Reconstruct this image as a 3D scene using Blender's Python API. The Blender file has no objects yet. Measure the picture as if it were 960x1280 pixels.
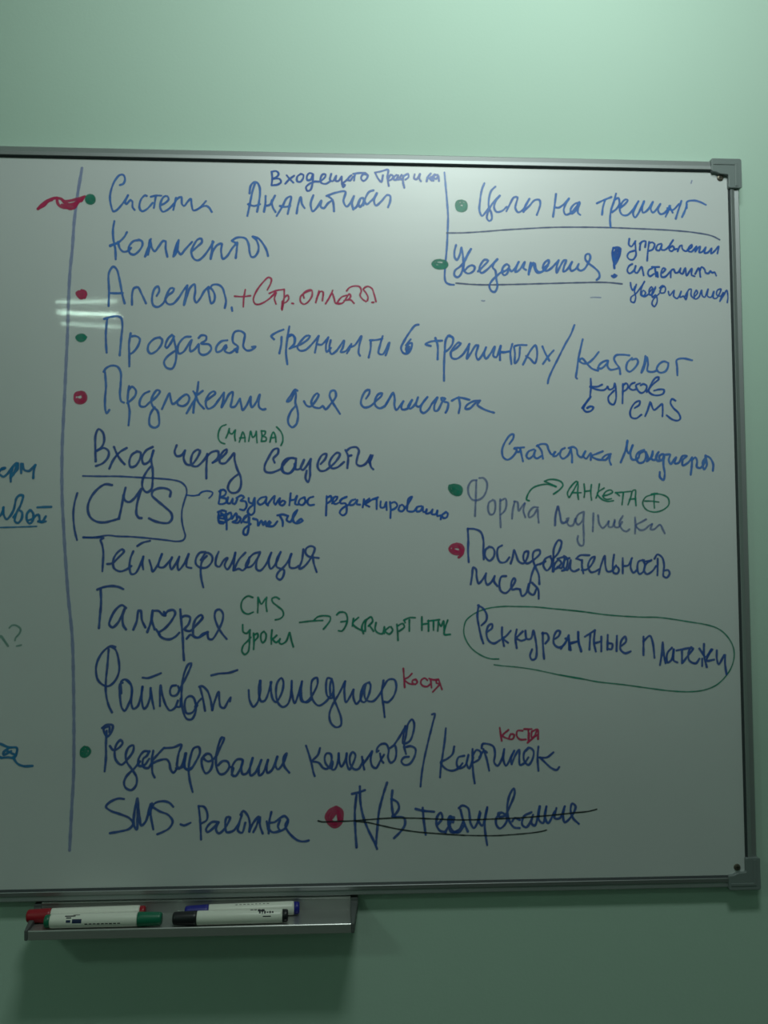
import bpy, bmesh, math, random
import numpy as np
from mathutils import Vector, Euler, Matrix
from math import radians as R, pi, sin, cos
random.seed(7)
S = bpy.context.scene
COL = S.collection

# ------------------------------------------------------------------ camera
FPX = 1150.0                                   # focal length in pixels of a 960x1280 frame
CAM_LOC = Vector((0.18192, -1.24045, 1.36225))
CAM_ROT = Euler((1.63275, 0.00212, -0.05328), 'XYZ')
cd = bpy.data.cameras.new('camera')
cam = bpy.data.objects.new('camera', cd)
COL.objects.link(cam)
cam.location = CAM_LOC
cam.rotation_euler = CAM_ROT
cd.sensor_fit = 'VERTICAL'
cd.sensor_height = 36.0
cd.lens = 36.0 * FPX / 1280.0
cd.clip_start = 0.02
cd.dof.use_dof = True
cd.dof.focus_distance = 1.05
cd.dof.aperture_fstop = 8.5
S.camera = cam

# ------------------------------------------------------------------ world, exposure
w = bpy.data.worlds.new('world')
S.world = w
w.use_nodes = True
w.node_tree.nodes['Background'].inputs[0].default_value = (0.55, 0.7, 0.62, 1)
w.node_tree.nodes['Background'].inputs[1].default_value = 0.02
S.view_settings.view_transform = 'Standard'
S.view_settings.look = 'None'
S.view_settings.exposure = 0.10
S.view_settings.gamma = 1.0
S.view_settings.use_curve_mapping = False

# ------------------------------------------------------------------ lamps of the room (fluorescent tubes behind louvres) and an added fill light
CEIL = 3.00
def lamp(name, loc, sx, sy, watt, col, spread=180, rz=0):
    ld = bpy.data.lights.new(name, 'AREA')
    ld.shape = 'RECTANGLE'
    ld.size = sx; ld.size_y = sy
    ld.energy = watt; ld.color = col
    ld.spread = R(spread)
    lo = bpy.data.objects.new(name, ld)
    COL.objects.link(lo)
    lo.location = loc
    lo.rotation_euler = (0, 0, rz)
    return lo
FL = (0.86, 1.0, 0.93)
FG = (0.67, 1.0, 0.80)
lamp('ceiling_lamp', (0.36, -1.05, CEIL - 0.04), 0.45, 0.22, 9.6, FL)
lamp('ceiling_lamp', (-2.10, -2.50, CEIL - 0.04), 0.50, 0.35, 10.0, FG)
for k in range(3):
    lamp('far_lamp_tube', (-1.30 - 0.06 * k, -4.25 - 0.27 * k, CEIL - 0.04), 0.36, 0.03, (0.8, 2.0, 0.7)[k], FG, 180, (0.10, -0.12, -0.2)[k])
fill = lamp('upper_wall_fill', (0.50, -1.50, 2.76), 0.25, 0.10, 2.1, FL, 62)  # added narrow beam, no known fixture; lifts only the upper wall and board
fill.rotation_euler = (Vector((0.47, 0, 2.28)) - Vector(fill.location)).to_track_quat('-Z', 'Y').to_euler()
# ------------------------------------------------------------------ helpers
def mat(name, col, rough=0.5, metal=0.0, spec=0.5, coat=0.0):
    m = bpy.data.materials.new(name)
    m.use_nodes = True
    b = m.node_tree.nodes['Principled BSDF']
    b.inputs['Base Color'].default_value = (*col, 1)
    b.inputs['Roughness'].default_value = rough
    b.inputs['Metallic'].default_value = metal
    b.inputs['Specular IOR Level'].default_value = spec
    b.inputs['Coat Weight'].default_value = coat
    return m
def noise_col(m, c1, c2, scale, detail=3, lo=0.35, hi=0.65, stretch=None):
    nt = m.node_tree; b = nt.nodes['Principled BSDF']
    tc = nt.nodes.new('ShaderNodeTexCoord'); n = nt.nodes.new('ShaderNodeTexNoise')
    r = nt.nodes.new('ShaderNodeValToRGB'); mp = nt.nodes.new('ShaderNodeMapping')
    if stretch: mp.inputs['Scale'].default_value = stretch
    n.inputs['Scale'].default_value = scale; n.inputs['Detail'].default_value = detail
    r.color_ramp.elements[0].position = lo; r.color_ramp.elements[1].position = hi
    r.color_ramp.elements[0].color = (*c1, 1); r.color_ramp.elements[1].color = (*c2, 1)
    nt.links.new(tc.outputs['Object'], mp.inputs[0]); nt.links.new(mp.outputs[0], n.inputs['Vector'])
    nt.links.new(n.outputs[0], r.inputs[0]); nt.links.new(r.outputs[0], b.inputs['Base Color'])
    return mp
def add_bump(m, scale, strength, dist=0.001, stretch=None, detail=4):
    nt = m.node_tree; b = nt.nodes['Principled BSDF']
    tc = nt.nodes.new('ShaderNodeTexCoord'); n = nt.nodes.new('ShaderNodeTexNoise')
    mp = nt.nodes.new('ShaderNodeMapping'); bp = nt.nodes.new('ShaderNodeBump')
    if stretch: mp.inputs['Scale'].default_value = stretch
    n.inputs['Scale'].default_value = scale; n.inputs['Detail'].default_value = detail
    bp.inputs['Strength'].default_value = strength; bp.inputs['Distance'].default_value = dist
    nt.links.new(tc.outputs['Object'], mp.inputs[0]); nt.links.new(mp.outputs[0], n.inputs['Vector'])
    nt.links.new(n.outputs[0], bp.inputs['Height']); nt.links.new(bp.outputs[0], b.inputs['Normal'])
def obj(name, bm, m, parent=None, smooth=False, bevel=0.0, seg=2):
    me = bpy.data.meshes.new(name)
    bmesh.ops.recalc_face_normals(bm, faces=bm.faces)
    if smooth:
        for f in bm.faces: f.smooth = True
    bm.to_mesh(me); bm.free()
    o = bpy.data.objects.new(name, me)
    COL.objects.link(o)
    if m: me.materials.append(m)
    if parent:
        o.parent = parent
    if bevel:
        b = o.modifiers.new('bevel', 'BEVEL'); b.width = bevel; b.segments = seg; b.limit_method = 'ANGLE'; b.angle_limit = R(30)
    return o
def box(bm, a, b):
    v = [bm.verts.new((x, y, z)) for x in (a[0], b[0]) for y in (a[1], b[1]) for z in (a[2], b[2])]
    for f in ((0,1,3,2),(4,6,7,5),(0,4,5,1),(2,3,7,6),(0,2,6,4),(1,5,7,3)):
        bm.faces.new([v[i] for i in f])
def prism(bm, pts, fn, t0, t1):
    """polygon pts swept from t0 to t1; fn(u, v, t) gives the point"""
    A = [bm.verts.new(fn(u, v, t0(u) if callable(t0) else t0)) for u, v in pts]
    B = [bm.verts.new(fn(u, v, t1(u) if callable(t1) else t1)) for u, v in pts]
    n = len(pts)
    for i in range(n):
        bm.faces.new((A[i], A[(i+1) % n], B[(i+1) % n], B[i]))
    bm.faces.new(A); bm.faces.new(B[::-1])
def empty(name, loc):
    o = bpy.data.objects.new(name, None); COL.objects.link(o)
    o.location = loc; o.empty_display_size = 0.05
    return o
def tag(o, label=None, cat=None, group=None, kind=None):
    if label: o['label'] = label
    if cat: o['category'] = cat
    if group: o['group'] = group
    if kind: o['kind'] = kind

# ------------------------------------------------------------------ materials
M = {}
M['wall'] = mat('mint wall paint', (0.53, 0.70, 0.60), 0.7, spec=0.2)
noise_col(M['wall'], (0.52, 0.69, 0.59), (0.54, 0.71, 0.61), 2.2)
add_bump(M['wall'], 260, 0.25, 0.0006)
M['ceil'] = mat('ceiling paint', (0.62, 0.64, 0.62), 0.9, spec=0.1)
M['floor'] = mat('grey floor', (0.10, 0.10, 0.09), 0.6)
noise_col(M['floor'], (0.08, 0.08, 0.075), (0.12, 0.115, 0.10), 6)
M['board'] = mat('glossy enamel', (0.70, 0.72, 0.70), 0.40, spec=1.0, coat=1.0)
M['board'].node_tree.nodes['Principled BSDF'].inputs['Coat Roughness'].default_value = 0.034
noise_col(M['board'], (0.70, 0.725, 0.735), (0.73, 0.75, 0.76), 5.0, 5, 0.3, 0.7)
add_bump(M['board'], 26, 0.16, 0.0006, (0.35, 1, 1.8), 2)
M['alu'] = mat('satin aluminium', (0.38, 0.40, 0.41), 0.44, 0.68)
M['gasket'] = mat('dark rubber joint', (0.035, 0.045, 0.05), 0.6)
M['cap'] = mat('grey plastic', (0.20, 0.235, 0.235), 0.42)
M['screw'] = mat('worn steel', (0.16, 0.14, 0.11), 0.4, 0.7)
M['screwslot'] = mat('dark slot', (0.02, 0.018, 0.015), 0.6)
M['tray'] = mat('brushed steel', (0.50, 0.51, 0.50), 0.30, 0.7)
add_bump(M['tray'], 60, 0.2, 0.0003, (0.05, 1, 1))
M['tray_end'] = mat('dark grey plastic', (0.10, 0.11, 0.11), 0.5)
M['white'] = mat('white plastic', (0.86, 0.86, 0.78), 0.35)
M['red_p'] = mat('red plastic', (0.36, 0.008, 0.02), 0.4)
M['green_p'] = mat('green plastic', (0.004, 0.16, 0.085), 0.4)
M['blue_p'] = mat('blue plastic', (0.012, 0.015, 0.26), 0.4)
M['black_p'] = mat('black plastic', (0.012, 0.012, 0.016), 0.4)
M['print_navy'] = mat('navy print', (0.012, 0.025, 0.09), 0.5)
M['print_black'] = mat('black print', (0.02, 0.022, 0.03), 0.5)
INK = {
    'blue':  ((0.035, 0.165, 0.60), (0.075, 0.255, 0.72)),
    'dense': ((0.010, 0.095, 0.48), (0.03, 0.16, 0.60)),
    'faded': ((0.08, 0.13, 0.50), (0.14, 0.22, 0.60)),
    'navy':  ((0.018, 0.075, 0.36), (0.045, 0.135, 0.47)),
    'thin':  ((0.05, 0.08, 0.24), (0.11, 0.16, 0.34)),
    'faint': ((0.05, 0.11, 0.38), (0.12, 0.20, 0.50)),
    'red':   ((0.50, 0.010, 0.085), (0.64, 0.04, 0.15)),
    'green': ((0.001, 0.20, 0.125), (0.006, 0.30, 0.20)),
    'faintgreen': ((0.01, 0.26, 0.18), (0.06, 0.38, 0.30)),
    'teal':  ((0.003, 0.16, 0.42), (0.02, 0.26, 0.55)),
    'black': ((0.012, 0.02, 0.024), (0.03, 0.045, 0.05)),
}
for k, (a, b) in INK.items():
    m = M['ink_' + k] = mat(k + ' marker ink', a, 0.30, spec=0.4)
    noise_col(m, a, b, 60, 3, 0.3, 0.7)
    nt = m.node_tree
    at = nt.nodes.new('ShaderNodeAttribute'); at.attribute_name = 'film'
    tr = nt.nodes.new('ShaderNodeBsdfTransparent'); mx = nt.nodes.new('ShaderNodeMixShader')
    tc = nt.nodes.new('ShaderNodeTexCoord'); n = nt.nodes.new('ShaderNodeTexNoise'); n.inputs['Scale'].default_value = 110
    mr = nt.nodes.new('ShaderNodeMapRange'); mr.inputs[1].default_value = 0.3; mr.inputs[2].default_value = 0.7
    mr.inputs[3].default_value = 0.82; mr.inputs[4].default_value = 1.0
    mu = nt.nodes.new('ShaderNodeMath'); mu.operation = 'MULTIPLY'
    nt.links.new(tc.outputs['Object'], n.inputs['Vector']); nt.links.new(n.outputs[0], mr.inputs[0])
    nt.links.new(mr.outputs[0], mu.inputs[0]); nt.links.new(at.outputs['Fac'], mu.inputs[1])
    nt.links.new(mu.outputs[0], mx.inputs[0]); nt.links.new(tr.outputs[0], mx.inputs[1])
    nt.links.new(nt.nodes['Principled BSDF'].outputs[0], mx.inputs[2])
    nt.links.new(mx.outputs[0], nt.nodes['Material Output'].inputs['Surface'])

# ------------------------------------------------------------------ the room
WY = 0.012                                     # wall plane behind the board (board surface is y = 0)
X0, X1, Y1 = -3.2, 2.3, -6.2
def shell(name, a, b, m):
    bm = bmesh.new(); box(bm, a, b)
    o = obj(name, bm, m); o['kind'] = 'structure'
    return o
shell('wall_back', (X0, WY, 0), (X1, WY + 0.12, CEIL), M['wall'])
shell('wall_left', (X0 - 0.12, Y1, 0), (X0, WY + 0.12, CEIL), M['wall'])
shell('wall_right', (X1, Y1, 0), (X1 + 0.12, WY + 0.12, CEIL), M['wall'])
shell('wall_front', (X0 - 0.12, Y1 - 0.12, 0), (X1 + 0.12, Y1, CEIL), M['wall'])
shell('floor', (X0 - 0.12, Y1 - 0.12, -0.10), (X1 + 0.12, WY + 0.12, 0), M['floor'])
shell('ceiling', (X0 - 0.12, Y1 - 0.12, CEIL), (X1 + 0.12, WY + 0.12, CEIL + 0.1), M['ceil'])

# ------------------------------------------------------------------ the whiteboard
HX, ZB, ZT = 0.735, 0.95, 1.92                 # inner half width, inner bottom and top
board = empty('whiteboard', (0, 0, 0))
tag(board, 'large white dry-erase board with a grey metal frame covered in Russian handwriting', 'whiteboard')
bm = bmesh.new(); box(bm, (-HX - 0.008, 0.0, ZB - 0.008), (HX + 0.008, WY - 0.001, ZT + 0.008))
obj('writing_surface', bm, M['board'], board)

# rail profile: u = outwards from the inner edge, v = depth (negative towards the room)
RAIL = [(0.0026, WY), (0.0026, -0.0036), (0.0032, -0.0040), (0.0082, -0.0028), (0.0089, -0.0014), (0.0144, -0.0021),
        (0.0155, -0.0012), (0.0160, 0.0004), (0.0160, WY)]
GASK = [(0.0, 0.0005), (0.0, -0.0006), (0.0008, -0.0020), (0.0026, -0.0034), (0.0026, 0.0005)]
sides = [
    ('top', lambda u, v, t: (t, v, ZT + u), -HX, HX),
    ('bottom', lambda u, v, t: (t, v, ZB - u), -HX, HX),
    ('right', lambda u, v, t: (HX + u, v, t), ZB, ZT),
    ('left', lambda u, v, t: (-HX - u, v, t), ZB, ZT)]
for nm, fn, a, b in sides:
    bm = bmesh.new()
    prism(bm, RAIL, fn, (lambda u, a=a: a - u), (lambda u, b=b: b + u))
    rail = obj('frame_rail', bm, M['alu'], board)
    bm = bmesh.new()
    prism(bm, GASK, fn, (lambda u, a=a: a - u), (lambda u, b=b: b + u))
    g = obj('rubber_joint', bm, M['gasket'], rail)
    g['label'] = 'dark joint between rail and board'
# corner caps: an L of grey plastic with a small ear towards the screw
def corner(sx, sz, zc):
    cx = sx * HX
    P = [(-0.0235, 0.0185), (0.0165, 0.0185), (0.0185, 0.0165), (0.0185, -0.0225), (0.0170, -0.0240), (0.0005, -0.0240),
         (-0.0010, -0.0225), (-0.0010, -0.0060), (-0.0025, -0.0048), (-0.0060, -0.0046), (-0.0120, -0.0040),
         (-0.0150, -0.0030), (-0.0185, -0.0012), (-0.0235, -0.0008), (-0.0250, 0.0007), (-0.0250, 0.0170)]
    bm = bmesh.new()
    prism(bm, P, lambda u, v, t: (cx + sx * u, t, zc + sz * v), WY, -0.0060)
    c = obj('corner_cap', bm, M['cap'], board, bevel=0.0012, seg=3)
    # raised ridge along the outside of the cap
    bm = bmesh.new()
    Q = [(-0.0225, 0.0130), (0.0125, 0.0130), (0.0125, -0.0215), (0.0085, -0.0215), (0.0085, 0.0090), (-0.0225, 0.0090)]
    prism(bm, Q, lambda u, v, t: (cx + sx * u, t, zc + sz * v), -0.0055, -0.0068)
    obj('corner_ridge', bm, M['cap'], c, bevel=0.0008)
for sx in (1, -1):
    corner(sx, 1, ZT); corner(sx, -1, ZB)
def screw(x, z):
    bm = bmesh.new()
    n = 20
    rings = [(0.0046, 0.0), (0.0046, -0.0006), (0.0040, -0.0016), (0.0024, -0.0022)]
    rr = [[bm.verts.new((x + r * cos(2*pi*i/n), y, z + r * sin(2*pi*i/n))) for i in range(n)] for r, y in rings]
    for a, b in zip(rr, rr[1:]):
        for i in range(n): bm.faces.new((a[i], a[(i+1) % n], b[(i+1) % n], b[i]))
    bm.faces.new(rr[-1]); bm.faces.new(rr[0][::-1])
    s = obj('screw', bm, M['screw'], board, smooth=False)
    bm = bmesh.new()
    box(bm, (x - 0.0024, -0.00235, z - 0.00045), (x + 0.0024, -0.0021, z + 0.00045))
    box(bm, (x - 0.00045, -0.00235, z - 0.0024), (x + 0.00045, -0.0021, z + 0.0024))
    obj('screw_slot', bm, M['screwslot'], s)

# ------------------------------------------------------------------ pixel of the photograph -> place on the board
Rm = CAM_ROT.to_matrix()
def on_plane(px, py, y=0.0):
    d = Rm @ Vector(((px - 480) / FPX, -(py - 640) / FPX, -1))
    t = (y - CAM_LOC.y) / d.y
    p = CAM_LOC + d * t
    return p.x, p.z
for px, py in ((900, 222.5), (921.3, 1084)):
    x, z = on_plane(px, py)
    screw(x, z); screw(-x, z)

# ------------------------------------------------------------------ handwriting
MM = 0.00107                                   # metres on the board for one pixel of stroke width
def catmull(P, step=0.0016):
    if len(P) < 3:
        P = [P[0], P[0].lerp(P[-1], 0.5), P[-1]]
    out = []
    for i in range(len(P) - 1):
        p0 = P[i-1] if i else P[0] * 2 - P[1]
        p1, p2 = P[i], P[i+1]
        p3 = P[i+2] if i + 2 < len(P) else P[-1] * 2 - P[-2]
        # centripetal parameters keep tight turns free of loops
        d1 = max(1e-6, (p1-p0).length ** .5); d2 = max(1e-6, (p2-p1).length ** .5); d3 = max(1e-6, (p3-p2).length ** .5)
        m1 = (p2-p1) + ((p1-p0)/d1 - (p2-p0)/(d1+d2)) * d2
        m2 = (p2-p1) + ((p3-p2)/d3 - (p3-p1)/(d2+d3)) * d2
        n = max(1, int((p2-p1).length / step))
        for k in range(n):
            t = k / n
            out.append(p1*(2*t**3-3*t**2+1) + m1*(t**3-2*t**2+t) + p2*(-2*t**3+3*t**2) + m2*(t**3-t**2))
    out.append(P[-1])
    return out
GRID = 0.00052                                 # ink film is laid on a fine grid, one quad per cell
def sweep(cov, gx, gz, P, wid):
    """raise cov to (half width - distance) around the stroke, in metres"""
    pts = catmull(P)
    ph = random.random() * 10; L = 0.0
    a = np.array([(p.x, p.y) for p in pts])
    for i in range(len(a) - 1):
        L += np.hypot(*(a[i+1] - a[i]))
        h = wid / 2 * (0.97 + 0.10 * sin(ph + L * 230) + 0.06 * sin(ph * 3 + L * 610))
        x0, z0 = np.minimum(a[i], a[i+1]) - h - 0.001
        x1, z1 = np.maximum(a[i], a[i+1]) + h + 0.001
        i0, i1 = max(0, int((x0 - gx[0]) / GRID)), min(len(gx), int((x1 - gx[0]) / GRID) + 2)
        j0, j1 = max(0, int((z0 - gz[0]) / GRID)), min(len(gz), int((z1 - gz[0]) / GRID) + 2)
        X = gx[i0:i1][:, None]; Z = gz[j0:j1][None, :]
        d = a[i+1] - a[i]; q = max(1e-12, d @ d)
        t = np.clip(((X - a[i, 0]) * d[0] + (Z - a[i, 1]) * d[1]) / q, 0, 1)
        r = np.hypot(X - a[i, 0] - t * d[0], Z - a[i, 1] - t * d[1])
        sub = cov[i0:i1, j0:j1]
        np.maximum(sub, h - r, out=sub)
STRENGTH = {'navy': 0.85, 'faded': 0.50, 'faint': 0.60, 'faintgreen': 0.55, 'black': 0.96, 'dense': 0.90, 'thin': 0.80, 'red': 0.84, 'green': 0.86, 'blue': 0.85, 'teal': 0.85}
SOFT = 0.00085
def lay_film(p):
    """all strokes of one written piece become one thin film with a soft, slightly paler edge"""
    allp = np.array([(q.x, q.y) for st, wd in p['st'] for q in st])
    m = 0.006
    lo = np.floor((allp.min(0) - m) / GRID) * GRID; hi = allp.max(0) + m
    gx = np.arange(lo[0], hi[0], GRID); gz = np.arange(lo[1], hi[1], GRID)
    T = np.ones((len(gx), len(gz)))
    k = STRENGTH[p['col']]
    for st, wd in p['st']:
        cov = np.full(T.shape, -1.0)
        sweep(cov, gx, gz, st, wd)
        c = np.clip((cov + SOFT * 0.55) / SOFT, 0, 1)
        c = c * c * (3 - 2 * c)
        # pen ink pools at the edge of the line, the middle is a little paler
        core = np.clip((cov - 0.0009) / 0.0010, 0, 1)
        T *= 1 - k * c * (1 - 0.10 * core)
    A = 1 - T
    use = A > 0.004
    cell = use[:-1, :-1] | use[1:, :-1] | use[:-1, 1:] | use[1:, 1:]
    need = np.zeros(T.shape, bool)
    need[:-1, :-1] |= cell; need[1:, :-1] |= cell; need[:-1, 1:] |= cell; need[1:, 1:] |= cell
    idx = np.full(T.shape, -1); I, J = np.nonzero(need); idx[I, J] = np.arange(len(I))
    co = np.stack([gx[I], np.full(len(I), p['y']), gz[J]], 1)
    ci, cj = np.nonzero(cell)
    F = np.stack([idx[ci, cj], idx[ci+1, cj], idx[ci+1, cj+1], idx[ci, cj+1]], 1)
    me = bpy.data.meshes.new(p['name'])
    me.vertices.add(len(co)); me.vertices.foreach_set('co', co.ravel())
    me.loops.add(F.size); me.loops.foreach_set('vertex_index', F.ravel())
    me.polygons.add(len(F)); me.polygons.foreach_set('loop_start', np.arange(0, F.size, 4))
    me.polygons.foreach_set('loop_total', np.full(len(F), 4))
    at = me.attributes.new('film', 'FLOAT', 'POINT')
    at.data.foreach_set('value', A[I, J].astype(np.float32))
    me.update(calc_edges=True); me.validate()
    me.materials.append(M['ink_' + p['col']])
    o = bpy.data.objects.new(p['name'], me)
    COL.objects.link(o); o.parent = board
    o['label'] = p['lab']
def write_all(text):
    parts = []
    for ln in text.strip().splitlines():
        if ln[0] == '#':
            nm, col, lab = ln[1:].split('|')
            cur = dict(name=nm, col=col, lab=lab, st=[], y=-0.00012 - 0.000004 * len(parts))
            parts.append(cur)
        else:
            hd, body = ln[2:].split(':')
            ox, oy, s, wd = map(float, hd.split())
            for st in body.split('/'):
                v = list(map(float, st.split()))
                if len(v) < 4: continue
                P = [Vector(on_plane(ox + v[i]/s, oy + v[i+1]/s)) for i in range(0, len(v) - 1, 2)]
                cur['st'].append((P, wd / s * MM * ({'dot': 1.35, 'scribble': 1.25}.get(cur['name'], 0.78 if cur['col'] == 'dense' else 0.88))))
    for p in parts:
        lay_film(p)
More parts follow.
